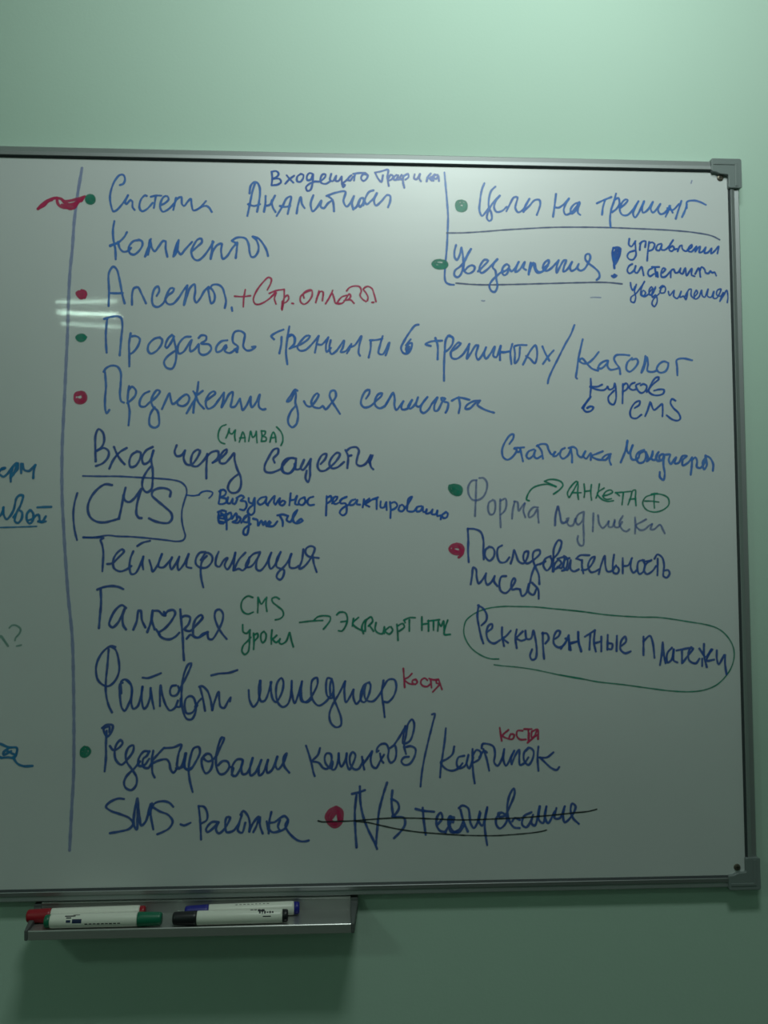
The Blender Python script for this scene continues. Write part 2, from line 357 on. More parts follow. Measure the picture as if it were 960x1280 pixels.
INK_TEXT = """
#ruled_line|faded|long faded blue vertical line ruled down the left of the board
w 0 0 1 4.3: 102.5 210 100 225 97.5 240 95 258 92.5 280 90.5 310 87.5 340 85.5 380 84.5 415 82.5 457 81 490 79 530 77.6 565 77.6 620 79 650 81.8 698 85.4 747 90.2 795 91.7 844 92.3 892 92.3 950 91.7 975 89.3 1017 87 1063
#scribble|red|thick red scribbled dash crossing the top of the long vertical line
w 40 200 4 11: 30 245 50 222 72 205 98 195 120 190 145 194 165 205 200 202 235 192 265 182/32 242 60 228 80 208 100 200/125 190 128 215 145 235 180 240 210 240 230 215 258 186/150 200 165 215 190 222 215 215 245 196/175 240 195 245 210 235 220 215/150 225 185 232 212 222/230 200 244 206 256 190/48 230 75 210 105 194
#dot|green|round green dot at the top beside the red scribble
w 40 200 4 11: 291 176 278 180 272 195 280 212 296 217 310 207 311 190 300 178 288 180/285 188 283 202 296 208 302 196 292 187 288 200 298 198
#handwritten_line|blue|blue handwriting reading Система Аналитики
w 120 210 6 18: 180 128 205 118 218 85 205 52 180 52 145 90 118 150 105 220 115 290 130 325 150 320 190 280 225 230 240 205/240 205 218 262 228 270 260 240 272 250 275 295 290 315/380 210 370 205 345 225 328 265 328 305 345 325 380 310 425 262/412 216 450 207 490 208/448 215 440 265 434 300/485 280 520 262 545 235 535 212 510 215 485 260 482 300 500 328 530 318 570 285 598 250/580 315 600 225/602 240 625 220 640 218 645 270 660 285 690 250 710 232 718 280 730 318 780 298 825 248/775 300 800 288 830 285 850 300 868 330
w 300 200 6 19: 55 420 68 360 80 300 95 230 112 175/72 250 80 195 105 166 128 170 146 200 150 250 140 330 128 388/62 332 105 345 150 332/192 270 190 330 180 388/188 345 225 335 240 300/262 268 240 320 248 360 266 390/275 420 320 345 350 288 382 274 372 340 358 405/300 345 340 352 376 345/425 400 435 340 455 280 465 330 485 362/550 265 530 330 545 385 575 360 610 305 606 352 628 362 660 325 695 300/650 270 720 245 790 238 776 310 800 350 830 320 855 270 840 330 850 370/655 268 692 298 702 340 705 385
w 410 190 6 19: 190 430 215 410 232 370 250 345 268 355 260 390 240 412 230 395 240 360/340 288 310 298 285 335 264 400/262 345 290 392 320 370 345 345 366 310/366 310 345 370 360 402 400 370 445 322 466 330 466 370 450 415
#handwritten_line|dense|small dark blue handwriting reading Входящего Трафика
w 300 200 6 20: 238 92 242 140 236 190/236 88 272 84 290 105 272 130 250 140 296 142 308 165 282 185 240 190/350 115 380 150 400 170/406 118 370 145 340 178/455 105 430 125 428 158 450 165 472 140 475 112 455 104/546 105 522 98 502 122 506 152 530 148 548 108 545 165 528 225 505 232 495 205 520 180 565 160/565 162 600 160 640 125 640 108 620 108 604 140 608 170 640 180 678 160/684 105 675 150 695 160 722 118 716 155 738 158 760 128/762 125 766 185 774 205 786 188 765 180 790 160 820 130/835 115 818 130 808 152 825 155 848 125/848 104 892 98 940 98/862 108 855 155/950 105 920 110 908 140 925 158 950 140 958 115 940 108
w 410 190 6 20: 352 155 400 145 450 134 445 190 456 255/355 160 376 200 400 224 412 175/452 200 470 172 488 180 478 205 456 215/515 172 498 185 494 208 512 208 526 175 524 208 545 205/552 172 540 195 552 208 566 178 562 220 572 268/572 178 600 165 604 188 580 208/650 168 646 200 665 205 690 165 685 200 697 220/740 220 748 190 770 162/745 192 760 198 778 215/800 168 780 190/772 188 790 215/822 172 800 175 795 200 812 202 826 178 832 218
#ruled_line|blue|blue vertical line with a hooked foot ruled left of the word list box
w 0 0 1 3.0: 555.5 215.5 557 232 558.8 252 560 270 559.5 290 558.5 310 557 327 556 340 556 348 557.5 353 562 355.5 567.5 356
#ruled_line|thin|thin blue line ruled under the heading at the top right
w 0 0 1 2.2: 558.5 291.3 580 291 605 289.5 630 287.5 655 286 690 284.3 725 284 760 284.5 800 286 840 288 870 291 890 295 899.5 299.7
#ruled_line|thin|short thin blue line ruled below the second heading
w 0 0 1 2.3: 570 354 595 355.8 620 356 670 354.8 720 353.5 755 353 767 353.8 777.5 355
#handwritten_line|blue|blue handwriting reading Цели на тренинг
w 580 220 6 18: 152 55 132 110 120 190 116 260 135 300 160 275 188 238/235 80 205 110 188 165 186 230 205 280 207 325 190 338 172 318 180 270 215 205 268 148/268 148 235 195 226 240 245 270 285 262 320 232/318 265 345 210 375 160 400 160 385 240 405 272 440 255 490 172/490 172 460 225 446 270/446 265 490 225 530 182 565 180 572 210 562 250 546 292/690 135 680 220 668 305/680 235 710 238 745 215 787 170/787 170 760 215 748 260 762 290 800 278 835 240 865 196/868 198 830 210 800 250 805 282 835 265 868 205 855 245 855 278 872 292
w 730 220 6 18: 97 205 150 180 205 158/158 180 142 235 135 290/240 132 225 190 202 260 195 330 200 385/228 180 256 165 266 200 245 245 210 272/268 242 308 210 328 182 312 176 282 205 268 255 285 290 320 295 355 268 408 190/408 190 382 240 368 285 382 312 405 285 450 190/450 190 436 240 442 275 470 262 516 195/516 195 500 245 515 275 545 250 572 210 555 255 570 285 600 280 645 225/645 225 630 265 612 305/625 242 665 255 712 210/730 188 710 250 688 320/640 225 665 275/772 215 755 265 735 308/770 240 772 195 820 184 870 195 914 217
#dot|green|green dot before the heading in the top right box
w 480 200 4 9: 388 203 368 208 360 228 368 250 388 256 408 248 413 228 405 208 388 203/375 225 378 240 395 243 400 228 392 216 378 222/388 214 402 222 396 238 382 234/372 214 368 232 380 248 400 244 406 226
#dot|green|flat oval green dot on the line beside the second heading
w 530 290 6 15: 120 212 80 218 64 240 80 262 120 272 160 266 175 245 160 222 120 212/70 245 95 232 80 250 110 262 150 258 165 240/85 262 120 255 160 255/150 228 140 248 168 252/128 240 104 238
#handwritten_line|blue|blue handwriting reading Уведомления
w 530 290 6 19: 240 98 228 150 232 195 246 210 265 180 280 118/282 118 292 180 294 250 275 320 250 340 228 325 232 290 270 260 300 225 330 170 352 128/352 128 320 180 298 240 300 290 330 312 372 292 380 262 360 250 330 262 310 285/405 296 440 262 480 215 455 208 425 245 415 280 430 308 470 285 515 240 550 205/550 205 525 235 515 265 535 290 542 350 550 410 530 450 505 442 490 405 510 365 545 330 592 290/592 300 620 285 640 260 622 242 595 262 585 300 600 325 625 310 636 275 655 295 680 275 710 225/710 225 690 270 685 300 715 285 755 225 745 270 765 285/800 230 790 280 785 320/790 300 815 240 830 235 838 275 860 300 900 290 930 250
w 650 290 6 19: 65 315 75 265 100 230 108 270 130 305 165 298 205 250/178 270 215 235 215 212 190 225 170 270 195 292 230 275 290 212/290 212 275 260 275 305 300 260 330 212 345 212 330 260 325 298 350 285 390 225/390 225 375 265 385 292 420 275 440 240 430 270 450 290 480 280 515 225 528 190 518 165 495 170 490 205 515 235 560 270 592 305 595 340 575 360
#exclamation_mark|dense|fat dark blue exclamation mark beside the small note
w 650 290 6 22: 700 118 692 160 700 210 708 245/700 122 730 115 752 125 745 180 715 240/720 130 705 170 712 215 735 170 740 128 722 150 722 205/705 245 708 272/690 330 705 340 722 328 708 320 700 335
#handwritten_line|dense|small blue note reading управлении системным уведомлениям
w 780 290 6.857 21: 45 58 42 110 62 125 98 78/95 82 100 150 102 200 75 238 42 232 28 205 45 175 90 160/135 155 140 110 160 80 185 80 180 130/135 100 150 85/215 85 205 160 198 245/212 100 240 88 262 105 245 150 215 162/320 100 290 110 275 150 300 160 325 110 320 150 345 155 380 130 420 70/420 70 395 110 388 155 410 165 430 140 415 120 395 135 /430 150 455 145/460 165 480 120 495 115 500 145 530 165 565 140/545 150 580 130 580 110 560 125 548 160 575 170 620 125/620 125 610 170 640 130 652 125 645 175 670 170 700 130 690 180 720 175 750 140 745 185 775 165 810 125 800 185
w 780 290 6.857 22: 70 275 45 290 28 330 45 355 85 330 100 290 92 340 110 352 150 300 160 330 168 372/245 310 215 325 205 360 222 380 255 360/240 300 300 300/265 305 275 380/285 345 290 385/330 350 355 320 335 310 318 350 322 385 350 385 400 335/400 390 405 330 425 320 440 350 465 345 485 310 478 345 500 360 525 310 535 375 560 340 580 315 580 370 605 380/610 360 640 310 655 385/650 330 665 300 690 320 700 350 725 355 740 335 755 350 775 345 790 375
w 780 290 6.857 18: 55 435 60 470 75 500 95 465/105 450 90 510 100 560 85 605 60 595 60 560 100 530 140 480 175 425/175 425 150 480 145 540 165 550 185 520 165 500 150 530 170 555 215 530/215 520 245 480 235 470 215 500 222 540 245 530 270 480/270 470 240 520 245 560 270 540 285 590 260 640 240 620 250 580 300 530/305 480 330 460 355 480 345 520 310 520 320 480 345 465/380 510 390 545 430 500 425 550 455 570 490 510/490 510 480 560 510 550 530 580 545 510 520 560 560 490 575 490 575 545 600 570/600 560 630 520 620 500 600 545 610 575 640 560 665 500 670 545 690 560 720 490 715 550 745 560 770 510 765 565 790 570 830 490 800 500 795 540 830 550 850 520 820 595 850 550 880 500 890 560 885 605
#faint_mark|faded|faint leftover blue dash under the second heading
w 650 290 6 10: 530 492 550 490 605 492
#faint_mark|faded|tiny faint leftover blue speck under the second heading
w 530 290 6 10: 432 515 445 518 455 516
#faint_mark|faded|tiny faint leftover tick near the top right corner screw
w 700 200 4 6: 659 103 655 117
#handwritten_line|blue|blue handwriting reading Комменты
w 120 270 6 19: 138 38 128 100 130 170 145 250 148 325/232 122 210 160 165 200 105 220/106 226 165 198/165 195 180 245 205 268 240 262 262 240/325 180 280 190 246 235 255 280 285 290 320 265 348 220 345 190 320 178/412 172 395 230 368 305 385 275 405 180/405 215 390 290/408 190 420 240 440 265 470 230 505 186 522 190 522 240 535 305/620 180 600 230 580 305 605 270 620 185/612 200 592 295/614 260 635 288 670 250 720 195/720 265 760 230 795 195 790 170 765 175 730 225 715 275 735 322 765 333 800 310 840 260 880 195
w 240 270 6 19: 155 190 150 250 140 322 155 270 190 218 222 208 218 260 232 322 260 305 300 245 338 200/300 185 330 165 370 160 405 172 425 215 432 270 445 306 465 308 490 280 500 235 482 180 455 155/340 205 335 260 328 315/302 190 338 205/460 155 500 170 540 220 562 265 570 300
#handwritten_line|blue|blue handwriting reading Апселы
w 120 270 6 19: 95 675 98 560 98 425 130 380 155 400 175 470 200 600 215 655/100 578 150 580 200 578/270 665 272 580 285 542 315 535 340 580 375 655/455 600 475 560 465 528 440 545 420 620 430 670 460 683 500 660 535 600 575 570 585 545 560 542 532 590 520 630 540 660 575 660 620 615 655 560 685 522/685 522 672 600 660 668 680 610 705 540 738 512 745 560 738 620 752 650 780 620 815 560 845 532/840 540 850 600 865 655 885 640 890 590 865 545 845 535
w 240 270 6 18: 138 545 150 520 190 514 225 535 245 590 255 640 246 690/298 686 300 702 302 712
#dot|red|red dot before the third row of writing
w 80 340 4 10: 75 98 65 105 70 120 85 132 102 125 106 108 98 95 82 98/78 108 90 105 95 118 82 118 90 122/88 92 104 98 110 112 104 130
#handwritten_line|red|dark red handwriting reading + Стр. оплаты
w 240 270 6 15: 320 602 380 605 438 598/400 552 388 620 385 682/565 555 590 505 595 472 575 460 530 500 480 570 460 630 475 660 505 662 560 635 605 598 625 572/580 580 630 560 692 550/595 605 630 575 618 620 630 660/692 555 690 620 675 705 680 660 695 610 718 595 726 618 708 645 685 655/678 640 672 695/750 655 760 657
w 350 340 6 15: 240 138 200 150 155 185 155 225 180 242 215 220 242 170 235 135 205 138 175 165 180 195/292 142 280 185 268 230/275 200 305 145 322 150 318 215/395 138 380 175 342 238/362 205 390 160 405 195 418 235 450 235/500 175 460 190 430 238 470 232 520 165 530 180 515 205 480 215 530 210 555 235/500 142 520 118 560 105 595 110 610 140 600 175 620 205 645 222/655 215 660 190 640 150 625 130 655 108 690 125 705 165 720 222/690 228 702 228
#dot|green|green dot before the fourth row of writing in the glare
w 80 340 4 10: 72 318 64 325 68 338 82 345 98 342 107 330 100 318 85 314 72 318/74 328 90 324 98 332 82 336/100 322 110 326
#handwritten_line|blue|blue handwriting reading Продавать тренинги в тренингах
w 110 380 6 19: 122 112 170 98 220 92 248 105 258 160 250 250 238 385/145 105 135 200 135 290 140 365/320 220 308 300 310 380 310 468/318 245 355 240 388 260 375 315 335 365 312 378/540 250 500 260 455 305 450 350 470 372 510 355 552 300 555 265 530 250/630 232 600 260 580 320 590 330 620 295 645 245/640 240 650 290 662 350 655 440 630 485 590 478 570 440 590 400 640 360 670 340/770 245 730 248 690 285 672 330 682 372 715 360 750 310 778 270 765 320 770 355 800 340 830 300
w 210 390 6 19: 230 195 250 175 285 180 285 210 250 235 310 245 325 275 300 310 260 322 235 305 232 245/445 212 400 220 362 265 365 300 400 290 435 250 440 265 425 290 460 308 520 270/515 300 525 260 490 230 485 190 500 150 540 142 575 165 570 215 565 260 590 288 625 285 655 260 630 262/500 280 520 300/866 132 820 150 775 182 795 205/852 188 848 250 835 310/910 108 895 200 885 300 895 392/905 185 935 172 950 200 945 240 915 272
w 330 390 6 18: 180 180 205 168 230 190 232 225 210 265 190 275/195 272 270 245 330 205 345 180 320 178 280 215 250 265 270 290 310 285 360 240 410 180/410 180 395 240 382 305/395 240 430 245 480 195/482 190 465 250 470 300 500 270/500 212 490 270 505 315 540 295 600 215 590 270 575 300 610 295 650 250/655 240 640 280 622 310/640 265 680 250 730 182 715 250 710 310 720 328/800 215 800 270 785 342/795 212 840 210 888 200/890 180 870 250 860 310 890 318 940 230 930 280 912 325/
w 480 390 6 19: 258 95 235 100 190 155 150 220 128 270 145 308 175 312 205 270 208 232 185 240 165 280 175 300/200 205 165 250/190 260 170 300/350 255 312 242 350 222 435 215/385 195 402 250 402 355/520 200 490 175 465 205 455 300 450 400 450 515/480 180 515 190 515 235 485 280 455 300/515 290 550 265 575 235 560 228 520 270 500 310 510 345 540 352 590 320 640 240/640 240 630 300 622 350 650 310 690 250 705 250 690 320 705 358 745 310 765 265/765 265 750 320 765 350 800 310 830 260 820 330 840 340 875 255/875 255 870 300 870 360/870 300 905 300 940 295
w 600 390 6 18: 150 300 175 305 210 298/242 240 228 300 235 390/255 262 262 310 262 385 290 350 300 265/262 255 290 248 350 248/322 395 350 340 385 280 415 250 428 290 425 350 410 385 375 350 345 330/468 258 490 310 520 365/552 288 515 330 472 390
#slash_mark|blue|long blue slash at the right end of the fourth row
w 600 390 6 17: 708 98 680 170 640 240 590 340 540 440 515 500 508 535
#handwritten_line|blue|blue handwriting reading Католог to the right of the upper slash
w 720 410 6 18: 50 85 35 150 18 230 8 310 0 372 8 380/170 180 130 230 90 262 50 265 25 245 45 228 80 265 120 305 165 320/165 318 170 285 200 255 240 245 215 285 185 305 165 300/240 248 235 285 255 312 290 310 320 300/400 205 350 200 300 205 285 230 300 265 325 300 332 345/420 225 385 260 378 310 400 328 440 300 465 255 455 232 420 238/520 210 510 270 490 335 510 300 530 220 540 270 535 320 570 330 610 318/690 262 660 250 620 275 605 315 630 335 670 325 690 290 692 262/760 355 758 290 755 240 800 228 870 242
#handwritten_line|dense|small dark blue words курсов в CMS below the Католог word
w 720 410 6 19: 110 380 112 440 105 515/195 425 160 440 105 438/105 442 150 460 210 465 240 440/235 440 250 462 280 450 290 415 300 480 298 540 280 575 250 560 242 520 265 490 285 470/352 420 350 500 348 565/352 430 375 415 390 430 380 460 355 475/440 410 415 420 400 450 425 465 450 460/480 415 450 430 465 470 490 488 520 470 530 435 505 420 485 430/530 480 560 440 590 410 620 385 620 370 600 372 575 400 555 440 545 475 570 498 615 505 655 490 660 465 630 460 585 470
w 720 410 6 21: 110 515 80 555 45 600/108 520 70 570 55 605 75 628 115 620 130 595 105 588 85 600
w 720 410 6 19: 440 600 475 575 478 548 450 555 420 590 405 635 415 670 450 678 490 650/555 555 540 610 518 662 535 620 560 560 570 590 585 615 620 590 645 570 650 610 648 662/745 545 720 532 708 560 730 600 770 640 782 680 760 695 720 685 680 655
#dot|red|round red dot left of the fifth row of writing
w 80 450 6 15: 130 240 90 252 80 285 95 318 130 322 160 305 165 270 150 245 125 240/100 265 130 255 145 280 125 300 100 290/90 300 120 315 150 300/150 262 155 290 135 312
#handwritten_line|blue|blue handwriting reading Предложение для сегмента
w 80 450 6 19: 298 88 318 60 360 42 400 50 425 90 425 180 420 260 430 310 450 320/308 92 315 200 308 290 310 370 320 400 340 375/488 195 480 260 478 300 492 380 490 430 484 490/485 225 510 200 540 230 535 265 505 300 475 322/640 235 600 255 568 310 572 345 605 350 640 320 690 280 720 235 700 225 670 260 655 310 668 350 700 380 712 430 710 490 680 508 645 490 640 440 655 390 680 355/735 368 770 290 792 250 800 290 815 330 850 310 880 280
w 200 450 6 19: 130 310 160 280 200 258 220 280 210 320 175 345 135 335 130 305/288 165 280 230 265 290 240 330 200 400/250 235 275 260 320 232/262 250 290 320 330 365/265 290 255 340 250 395/340 310 380 280 415 250 405 235 375 250 348 295 345 340 360 365 400 350 440 300 480 245/480 245 475 300 462 355 490 310 520 255 545 240 540 300 532 350 560 350 600 290/600 290 610 340 620 375 650 340 680 275 680 330 690 355 720 320 748 260 740 310 745 355 770 372 790 368
w 330 440 6 19: 250 290 235 282 205 320 172 372 195 365 235 300 240 320 235 380 250 430 255 490 240 545 212 565 188 545 180 510 200 450 240 400/300 370 318 400 345 410 385 370 410 320 400 310 375 330 355 380 370 410 420 420 440 405 462 430 500 390 540 330 530 290 505 292 492 325 510 370 545 425 570 465/765 350 790 310 790 285 765 290 735 340 728 390 750 415 790 410 830 380/830 375 880 330 885 310 860 315 835 355 835 400 865 422 905 405 935 360 960 315
w 480 440 6 19: 5 410 40 350 68 305 80 350 78 400 92 435 120 405 145 370/145 370 130 410 135 430 175 425 210 360/210 360 180 410 195 425 235 390 255 340 240 400 265 410 300 370 325 338/325 338 280 400 275 440 295 458 330 435 365 380 400 342/400 342 378 400 380 440 400 440 440 370 460 350 430 345 432 360/455 375 480 380 475 430 462 455/560 340 570 400 560 458/508 365 560 342 640 358/720 365 670 370 620 400 610 425 640 425 690 380 715 370 700 395 740 425 790 445 825 455
#handwritten_line|navy|blue handwriting reading Вход через соцсети
w 80 530 6 20: 238 280 235 180 238 80 260 38 290 60 302 120 285 170 245 202/245 200 300 180 335 205 330 250 290 295 240 315/375 172 400 230 430 275 455 302/470 180 420 210 370 270 340 335/550 205 510 230 490 285 500 322 535 315 570 260 575 215 545 205/665 172 615 200 585 260 600 300 640 280 672 200/670 200 655 270 665 340 665 420 655 490 620 512 590 480 590 420 625 350 660 310
w 210 520 6 20: 65 220 50 270 65 300 100 295 128 260/128 258 118 320 140 362 175 365 215 320 240 260 225 252 190 275 172 330 180 370 215 378 270 330 295 290/295 285 288 380 288 468/295 300 330 270 375 265 375 310 335 350/335 350 390 320 440 270 440 250 415 265 390 310 390 350 425 355 470 310 495 280 500 330 520 400 545 460 545 530 520 570 475 575 450 545 460 500 495 460 530 435/800 350 790 320 825 280 825 245 795 250 755 310 725 375 730 415 770 425 820 410 860 390/940 315 890 320 855 370 870 420 905 430 940 400 958 350
w 330 530 6 20: 240 260 200 255 160 290 130 335 150 365 190 370 230 330 240 270/230 300 240 340 270 335 300 270 275 330 290 345 330 300 350 262/352 262 345 330 345 390 330 435 312 410 320 350/425 300 460 260 468 225 440 230 410 275 402 320 420 350 455 350 500 320/500 320 540 280 570 225 550 215 510 250 490 300 510 332 550 325 600 285/620 200 650 178 695 175 712 200 700 250 695 300 720 315 760 300 800 235/610 195 630 240 625 330/635 240 655 235/800 235 795 290 805 325 820 340/815 235 790 290
#handwritten_word|green|small green word in brackets above the через word
w 210 520 6 14: 435 65 400 80 378 130 380 175 400 200 425 208/460 95 450 130 435 165/458 98 465 130 480 135 500 110/505 105 500 150 505 185/535 195 550 150 560 120 575 150 578 192/540 165 578 162/605 190 612 150 620 115 635 160 650 150 662 115/662 115 665 160 668 200/700 110 705 150 700 190/700 112 730 115 725 140 705 150 735 160 735 185 705 190/765 195 775 150 790 120 805 150 810 195/770 165 808 160/815 82 845 115 860 150 860 190 848 220/768 180 780 140
#handwritten_word|navy|large blue letters CMS drawn inside the hand-ruled box
w 80 590 6 21: 360 98 310 92 250 130 200 195 178 270 195 335 240 370 300 378 360 365 412 350/462 118 445 190 430 270 412 350/445 175 460 215 490 225 530 195 580 125 560 190 545 260 545 320 565 345 582 345/795 182 800 145 770 125 710 122 665 145 660 175 700 215 760 265 805 310 810 350 785 380 740 382 680 368 638 348
#drawn_box|navy|hand-ruled dark blue box around the large CMS letters
w 80 590 6 15: 142 30 280 32 400 32 550 40 700 48 820 60 880 78 915 115 920 160 905 210 885 290 885 370 900 440 910 480 895 510 850 520 760 510 650 498 500 485 400 482 330 475 240 488 150 490
w 80 590 6 18: 100 158 80 230 70 310 75 400 85 460 98 510
#drawn_arrow|dense|small dark blue arrow leading right from the hand-ruled box
w 210 520 6 16: 138 592 190 598 235 590/230 590 255 570 300 562 335 575 325 600 308 615
#handwritten_line|dense|small dark blue words Визуальное редактирование and a row beneath them
w 260 590 6 20: 95 135 88 190 80 235/85 145 115 132 135 150 125 175 95 190 135 200 138 225 110 240 85 240/150 190 145 230 165 235 185 200 185 235 200 240 220 205/215 195 250 175 270 190 245 215 280 220 290 255 270 285 240 280/305 195 308 225 335 235 345 205/350 195 350 250 345 305 320 322 298 300 310 270 350 240/435 185 395 195 372 225 390 245 425 225 440 190 435 235 450 250/450 240 480 200 500 180 495 230 505 245/510 240 540 195 535 240 560 250 580 225 560 215 540 235/620 160 615 210 610 250/615 212 650 205 665 180/668 180 655 240 675 245/720 190 690 205 680 235 705 248 730 225 725 190/790 185 760 195 745 225 760 248 795 245
w 400 590 6 20: 50 180 48 250 45 325/50 195 80 180 85 210 55 235/90 235 125 205 130 185 105 190 95 225 115 240 150 225/150 215 185 190 200 185/198 188 160 205 155 235 190 235 200 270 195 310 170 325 148 305 165 275 215 245/265 205 235 215 220 245 250 245 280 210 275 240 300 245/330 205 320 265/370 200 330 235 370 260/345 235 395 205 435 190/425 200 425 278/395 205 430 195/455 220 455 265 480 265 495 230/498 225 500 285/525 225 530 280 528 345/530 235 560 225 580 250 560 275 535 285/600 250 590 285 615 295 635 270 615 245 605 250/640 270 670 225 690 185 665 200 655 260 655 290 700 295 725 270/760 255 725 265 725 295 755 290 770 260 775 300 800 290/800 280 795 310 825 305 845 280 838 315 870 315 880 290/880 290 880 330 905 325 905 355/945 300 915 325 925 345 950 340 958 310 940 300
w 260 590 6 22: 75 300 110 288 135 295/80 310 78 350 85 380 115 385/85 330 120 320/80 345 120 350/90 370 130 375 120 330 100 310/135 310 140 370 140 430/140 320 170 305 175 340 150 360/180 350 210 310 215 360 185 375 225 380 245 350 230 335/250 380 280 340 310 320 275 335 265 370 300 375 308 340 305 420 290 470 268 465 270 430 320 390/340 350 370 360 375 400/380 400 400 365 415 395 430 370 440 405 470 380 460 370 445 400 490 405 520 370/520 325 560 318 600 330/540 330 560 370 560 405/600 330 590 360 615 375 640 340 670 285 640 320 640 370 665 385 710 365 700 352 670 372
#handwritten_line|blue|blue handwriting reading Статистика Менеджеры
w 610 520 6 18: 160 210 190 165 190 138 170 140 125 200 105 260 115 310 145 328 180 310 215 255 195 245/200 240 270 235/240 240 262 340/225 270 245 265/345 250 305 265 288 300 305 320 335 300 355 258 345 300 365 318 400 300/365 225 400 210 440 215 455 255 480 290 505 270/370 220 400 260 412 320/500 270 490 300 510 300 530 280/575 240 550 255 540 295 560 320 600 295 620 250/605 240 640 232 665 250 672 290 700 310 730 265/620 240 630 300 630 348/730 265 715 300 735 320 770 280 770 330/860 265 810 285 775 300 820 325 855 330/920 285 880 295 855 325 880 330 915 295 910 330 922 365
w 750 520 6 19: 205 185 190 260 155 348/205 190 200 250 215 280 245 220/245 220 228 280 240 325 275 325 290 310/330 255 290 270 270 305 290 350 325 345 345 300 335 265 300 280 290 310/345 270 360 310 350 340 390 300 395 265/395 265 385 320 410 330 430 290 440 270 420 300 430 335 465 330 475 285 445 300 450 330 480 320 480 290 475 360 485 440 475 480 450 460 448 420/490 290 525 290 515 330 530 360 560 320 570 310 560 355 590 350 620 300 650 300 620 330 620 370 660 350 690 310/690 315 688 370 680 440/690 330 715 310 728 340 725 380 750 390 785 350 795 310 770 350 780 400 800 370 790 300/790 295 825 315 848 360 846 410
#dot|green|dark green dot beside the Форма heading
w 550 590 6 17: 75 105 100 98 140 105 160 130 150 165 125 172 90 155 72 125 75 105/95 120 130 118 145 140 120 155 95 135/110 130 135 145
#handwritten_line|faint|faint worn blue handwriting reading Форма подписки
w 550 590 6 17: 275 60 240 65 212 110 215 165 240 205 275 212 320 190 350 130 350 75 325 45 295 45/272 65 268 200 262 330/400 210 370 225 360 275 375 318 400 315 415 265 408 215 395 208/452 205 450 300 455 415/455 215 490 200 498 240 485 290 455 320/560 220 545 290 540 350/555 220 580 225 590 290 620 250 635 235/635 235 625 290 640 340/735 265 700 265 665 310 668 340 700 325 730 280 735 330 740 380/885 260 870 310 865 400/880 260 900 310 910 370 935 380 960 365
w 690 590 6 17: 20 400 25 320 45 258 58 320 75 385 95 380 125 345 110 350 125 400 155 400 175 350/230 300 195 320 178 370 195 395 230 360 238 300 235 400 238 480 232 550 210 550 190 510 195 480/310 310 308 380 305 445/345 325 355 390 380 420 420 380 425 370/425 370 425 410 450 412 470 370/470 360 470 410 495 415 525 375/530 330 505 380 530 435 560 445 580 430/622 340 625 400 622 462/705 355 670 375 630 400 660 435 695 430 730 400 750 390/750 390 740 430 765 430 810 395 830 430 845 460
#drawn_arrow|green|curved green arrow above the Форма heading
w 610 520 6 15: 308 635 290 628 300 585 335 540 390 518 450 512 510 530/425 490 510 528/425 488 460 476 510 478 550 495 562 518 540 550 492 585
#handwritten_word|green|green word АНКЕТА written beside the curved green arrow
w 690 590 6 14: 125 190 115 160 145 105 185 70 195 90 192 150 198 205/195 75 160 140 130 190/150 155 218 155/240 90 245 150 240 190/245 145 290 140/295 95 290 150 296 210/355 90 345 150 330 195/390 120 340 160 375 205 420 220 460 215/380 180 420 170 455 150 440 135 400 150 385 190 410 205 445 200/475 155 540 150 590 145/480 155 505 178/535 155 530 200 525 245/570 245 590 190 605 140 625 135 625 190 630 252/580 205 625 200
#circled_plus|green|green plus sign inside a circle after the green word
w 690 590 6 13: 765 165 700 190 680 235 705 280 765 300 830 285 875 245 870 195 820 168 765 165/695 218 740 218 800 225/768 160 765 215 768 270/745 165 790 160
#handwritten_line|navy|blue handwriting reading Геймификация
w 100 660 6 19: 25 70 100 72 160 68/175 75 155 90 165 120 175 180 172 260 168 325/205 270 240 265 290 220 330 175 318 160 280 185 250 240 255 300 300 325 350 310 385 285/400 175 378 230 372 300 385 345 415 340 450 280 475 215/475 215 468 265 475 310/430 135 470 110 525 96/520 240 535 290 545 325 575 290 615 195/615 195 595 250 590 290 625 295 665 255 690 225/690 220 675 270 685 310 720 265 745 215/745 215 732 270 740 315 780 270 815 195/815 195 800 250 800 290 835 300
w 240 650 6 19: 100 240 60 245 30 290 30 330 60 355 110 355 150 310 150 270 110 245 65 300/110 270 75 310 65 380 70 440 85 505/200 238 180 290 180 340 205 350 240 300 265 285 245 340 265 370 300 320 325 245/325 245 315 310 310 378/400 245 350 300 320 375 350 365 380 378 420 330 430 280/510 240 460 255 415 310 405 350 440 350 490 290 510 245 485 310 485 370 510 380 550 340 595 245/595 245 575 310 590 365 620 340 665 240/665 240 635 300 635 350 665 365 690 375 680 430 660 448 635 430 645 395 690 350 720 310 745 255/745 255 730 310 735 355 770 360 800 345/835 220 825 300 805 365 840 350 900 270 920 210 895 195 860 210 850 240 870 270 950 285/905 270 915 330 935 390
#handwritten_line|navy|blue handwriting reading Галерея
w 100 720 6 21: 130 102 170 85 240 75 290 82 325 98/155 95 158 200 150 300 142 390/345 240 315 218 270 250 230 320 220 365 245 385 285 350 320 280 340 235 320 300 325 370 345 400/400 402 425 340 440 260 455 260 465 330 490 385/505 420 530 350 545 260/545 260 540 330 560 400/555 260 590 262 620 290 640 295 630 270/640 285 660 262 700 255 715 275 690 330 640 390 590 430 620 465 670 475 715 455 745 425/570 400 600 440/752 250 760 340 770 450 775 560 780 630/760 310 790 298 825 310 815 360 785 400 825 412 870 370 920 310 910 292 870 320 848 390 855 450 885 462 925 440 960 420
w 230 730 6 19: 20 410 50 380 80 400 110 400 140 375 175 360/175 360 185 410 210 415 250 360 290 270 290 215 265 190 240 200 230 240 250 310 285 370 320 412
